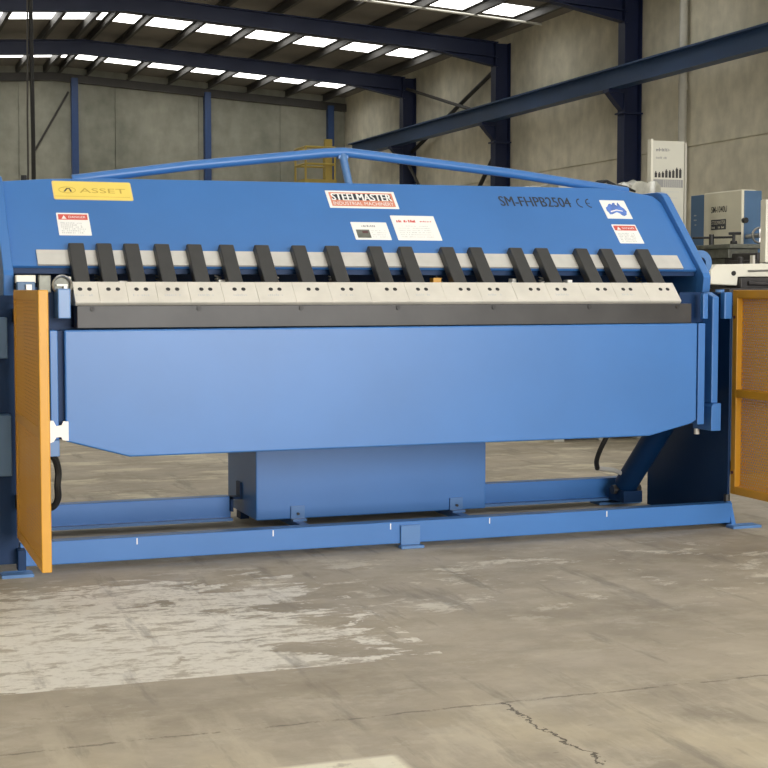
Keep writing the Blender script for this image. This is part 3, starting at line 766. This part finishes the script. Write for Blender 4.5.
k.tube([(5.845, 8.99, 1.445), (5.925, 8.96, 1.447)], .010, 8); k.tube([(5.86, 8.98, 1.38), (5.90, 8.98, 1.38)], .016, 8)
k.build('tool_post', 'rubber', la)
MB().tube([(5.60, 9.2, 1.30), (5.60, 9.2, 1.43), (5.585, 9.2, 1.48)], .010, 8).build('lever', 'rubber', la)
k = MB().box(5.75, 6.02, 8.5, 8.9, 1.2, 1.30); k.box(5.9, 6.2, 8.45, 8.8, 1.18, 1.27); k.build('saddle', 'dark', la, .01)
MB().box(5.92, 6.1, 8.3, 8.45, 1.05, 1.2).build('apron_box', 'dark', la, .01)
hx, hy, hz = 6.005, 8.85, 1.43
k = MB().ring((hx, hy, hz), (-.3, -1, 0), .052, .008); k.tube([(hx, hy - .02, hz), (hx + .04, hy + .22, hz)], .018, 10)
k.tube([(hx, hy, hz + .05), (hx, hy, hz - .05)], .006, 6); k.tube([(hx - .05, hy, hz), (hx + .05, hy, hz)], .006, 6)
k.build('handwheel', 'chrome', la, smooth=True)
k = MB().tube([(5.74, 8.3, 1.22), (5.80, 8.3, 1.27), (5.90, 8.28, 1.31), (5.95, 8.27, 1.33)], .012, 8); k.box(5.86, 5.98, 8.2, 8.42, 1.17, 1.29); k.build('coolant_pump', 'maroon', la, .008)
MB().tube([(5.70, 8.38, 1.215), (5.69, 8.36, 1.215)], .014, 10).build('oil_cap', 'steel', la)
k = MB().box(5.66, 5.80, 8.4, 8.7, 1.19, 1.25); k.tube([(5.62, 8.5, 1.2), (5.62, 8.5, 1.27)], .02, 8); k.build('feed_box', 'dark', la, .006)

# band saw with cream bow
bs = root('band_saw', 'cream metal band saw with dark vise just right of the folder behind the gate', 'band saw', (5.0, 7.2, 0))
k = MB().py([(4.62, 1.083), (4.62, 1.165), (4.655, 1.195), (5.60, 1.215), (5.60, 1.13), (4.80, 1.125), (4.795, 1.075)], 7.28, 7.42)
k.build('saw_bow', 'cream2', bs, .006)
MB().box(4.575, 4.625, 7.29, 7.41, 1.085, 1.165).build('bow_end_cover', 'cream', bs, .004)
for x in (4.583, 4.612):
    for z in (1.095, 1.155): MB().tube([(x, 7.29, z), (x, 7.285, z)], .003, 6).build('screw', 'dark', bs)
MB().tube([(4.768, 7.282, 1.145), (4.768, 7.274, 1.145)], .014, 14).build('knob', 'rubber', bs)
MB().tube([(4.86, 7.27, 1.158), (5.1, 7.27, 1.165)], .006, 8).build('rod', 'chrome', bs)
k = MB().box(4.80, 5.30, 7.25, 7.45, 1.06, 1.12); k.tube([(4.84, 7.24, 1.09), (4.98, 7.24, 1.085)], .014, 8); k.build('vise', 'dark', bs, .004)
MB().box(4.66, 5.60, 7.15, 7.55, 1.0, 1.06).build('saw_table', 'dark', bs, .005)
MB().box(4.72, 5.5, 7.2, 7.5, .0, 1.0).build('stand', 'lathe_blue', bs, .01)
MB().box(5.09, 5.42, 7.44, 7.50, 1.21, 1.58).build('wheel_guard', 'cream2', bs, .006)
MB().box(4.93, 4.945, 7.33, 7.36, 1.2, 1.25).build('lug', 'steel', bs)

# ---- yellow access platform far back
lf = root('access_platform', 'yellow railed work platform raised high in the far right corner', 'access platform', (8.8, 28.3, 0))
def bar(p, q, r=.022, name='rail', m='lift_yellow', par=lf): return MB().tube([p, q], r, 8).build(name, m, par)
x0, x1, y0, y1, zb, zt = 8.56, 9.16, 28.0, 28.7, 3.2, 3.85
for x in (x0, x1):
    for y in (y0, y1): bar((x, y, zb), (x, y, zt), name='post')
for z in (3.52, 3.85):
    for y in (y0, y1): bar((x0, y, z), (x1, y, z))
    for x in (x0, x1): bar((x, y0, z), (x, y1, z))
MB().box(x0 - .03, x1 + .03, y0 - .03, y1 + .03, 3.13, 3.22).build('deck', 'lift_yellow', lf)
MB().box(9.0, 9.14, 28.1, 28.2, 3.22, 4.02).build('control_box', 'lift_yellow', lf)
MB().box(8.62, 9.0, 28.15, 28.55, .35, 3.13).build('mast', 'dark', lf)
MB().box(8.3, 9.3, 27.9, 28.8, .12, .4).build('chassis', 'lift_yellow', lf, .02)
for x in (8.4, 9.2):
    for y in (28.0, 28.7): MB().tube([(x - .05, y, .13), (x + .05, y, .13)], .13, 16).build('wheel', 'rubber', lf)

# ================================================================== light
W = bpy.data.worlds.new('world'); S.world = W; W.use_nodes = True
N = W.node_tree.nodes; L = W.node_tree.links; bg = N['Background']
sky = N.new('ShaderNodeTexSky'); sky.sky_type = 'NISHITA'; sky.sun_disc = False; sky.sun_elevation = math.radians(50); sky.sun_rotation = math.radians(150)
sky.dust_density = 3
mx = N.new('ShaderNodeMix'); mx.data_type = 'RGBA'; mx.inputs['Factor'].default_value = .75
L.new(sky.outputs[0], mx.inputs[6]); mx.inputs[7].default_value = (6, 6, 5.9, 1)
L.new(mx.outputs[2], bg.inputs['Color']); bg.inputs['Strength'].default_value = .30
def area(name, loc, target, sx, sy, e, col):
    l = bpy.data.lights.new(name, 'AREA'); l.shape = 'RECTANGLE'; l.size = sx; l.size_y = sy; l.energy = e; l.color = col
    o = bpy.data.objects.new(name, l); COL.objects.link(o); o.location = loc
    o.rotation_euler = (Vector(target) - Vector(loc)).to_track_quat('-Z', 'Y').to_euler(); return o
area('door_daylight', (3.8, Y0 + .05, 2.25), (3.8, 10, 2.2), 6.9, 4.2, 1100, (1, .98, .95))

# ================================================================== camera
cam = bpy.data.cameras.new('camera'); co = bpy.data.objects.new('camera', cam); COL.objects.link(co); S.camera = co
cam.sensor_fit = 'HORIZONTAL'; cam.sensor_width = 36; cam.lens = 36 * 1483 / 768; cam.clip_end = 300
co.location = (0, 0, 1.05)
co.rotation_euler = (math.radians(90) - math.atan(94 / 1483), 0, -math.radians(20))
S.view_settings.view_transform = 'Standard'; S.view_settings.look = 'None'; S.view_settings.exposure = .17; S.view_settings.gamma = 1
for o in S.objects:
    if '_o' in o.keys(): del o['_o']
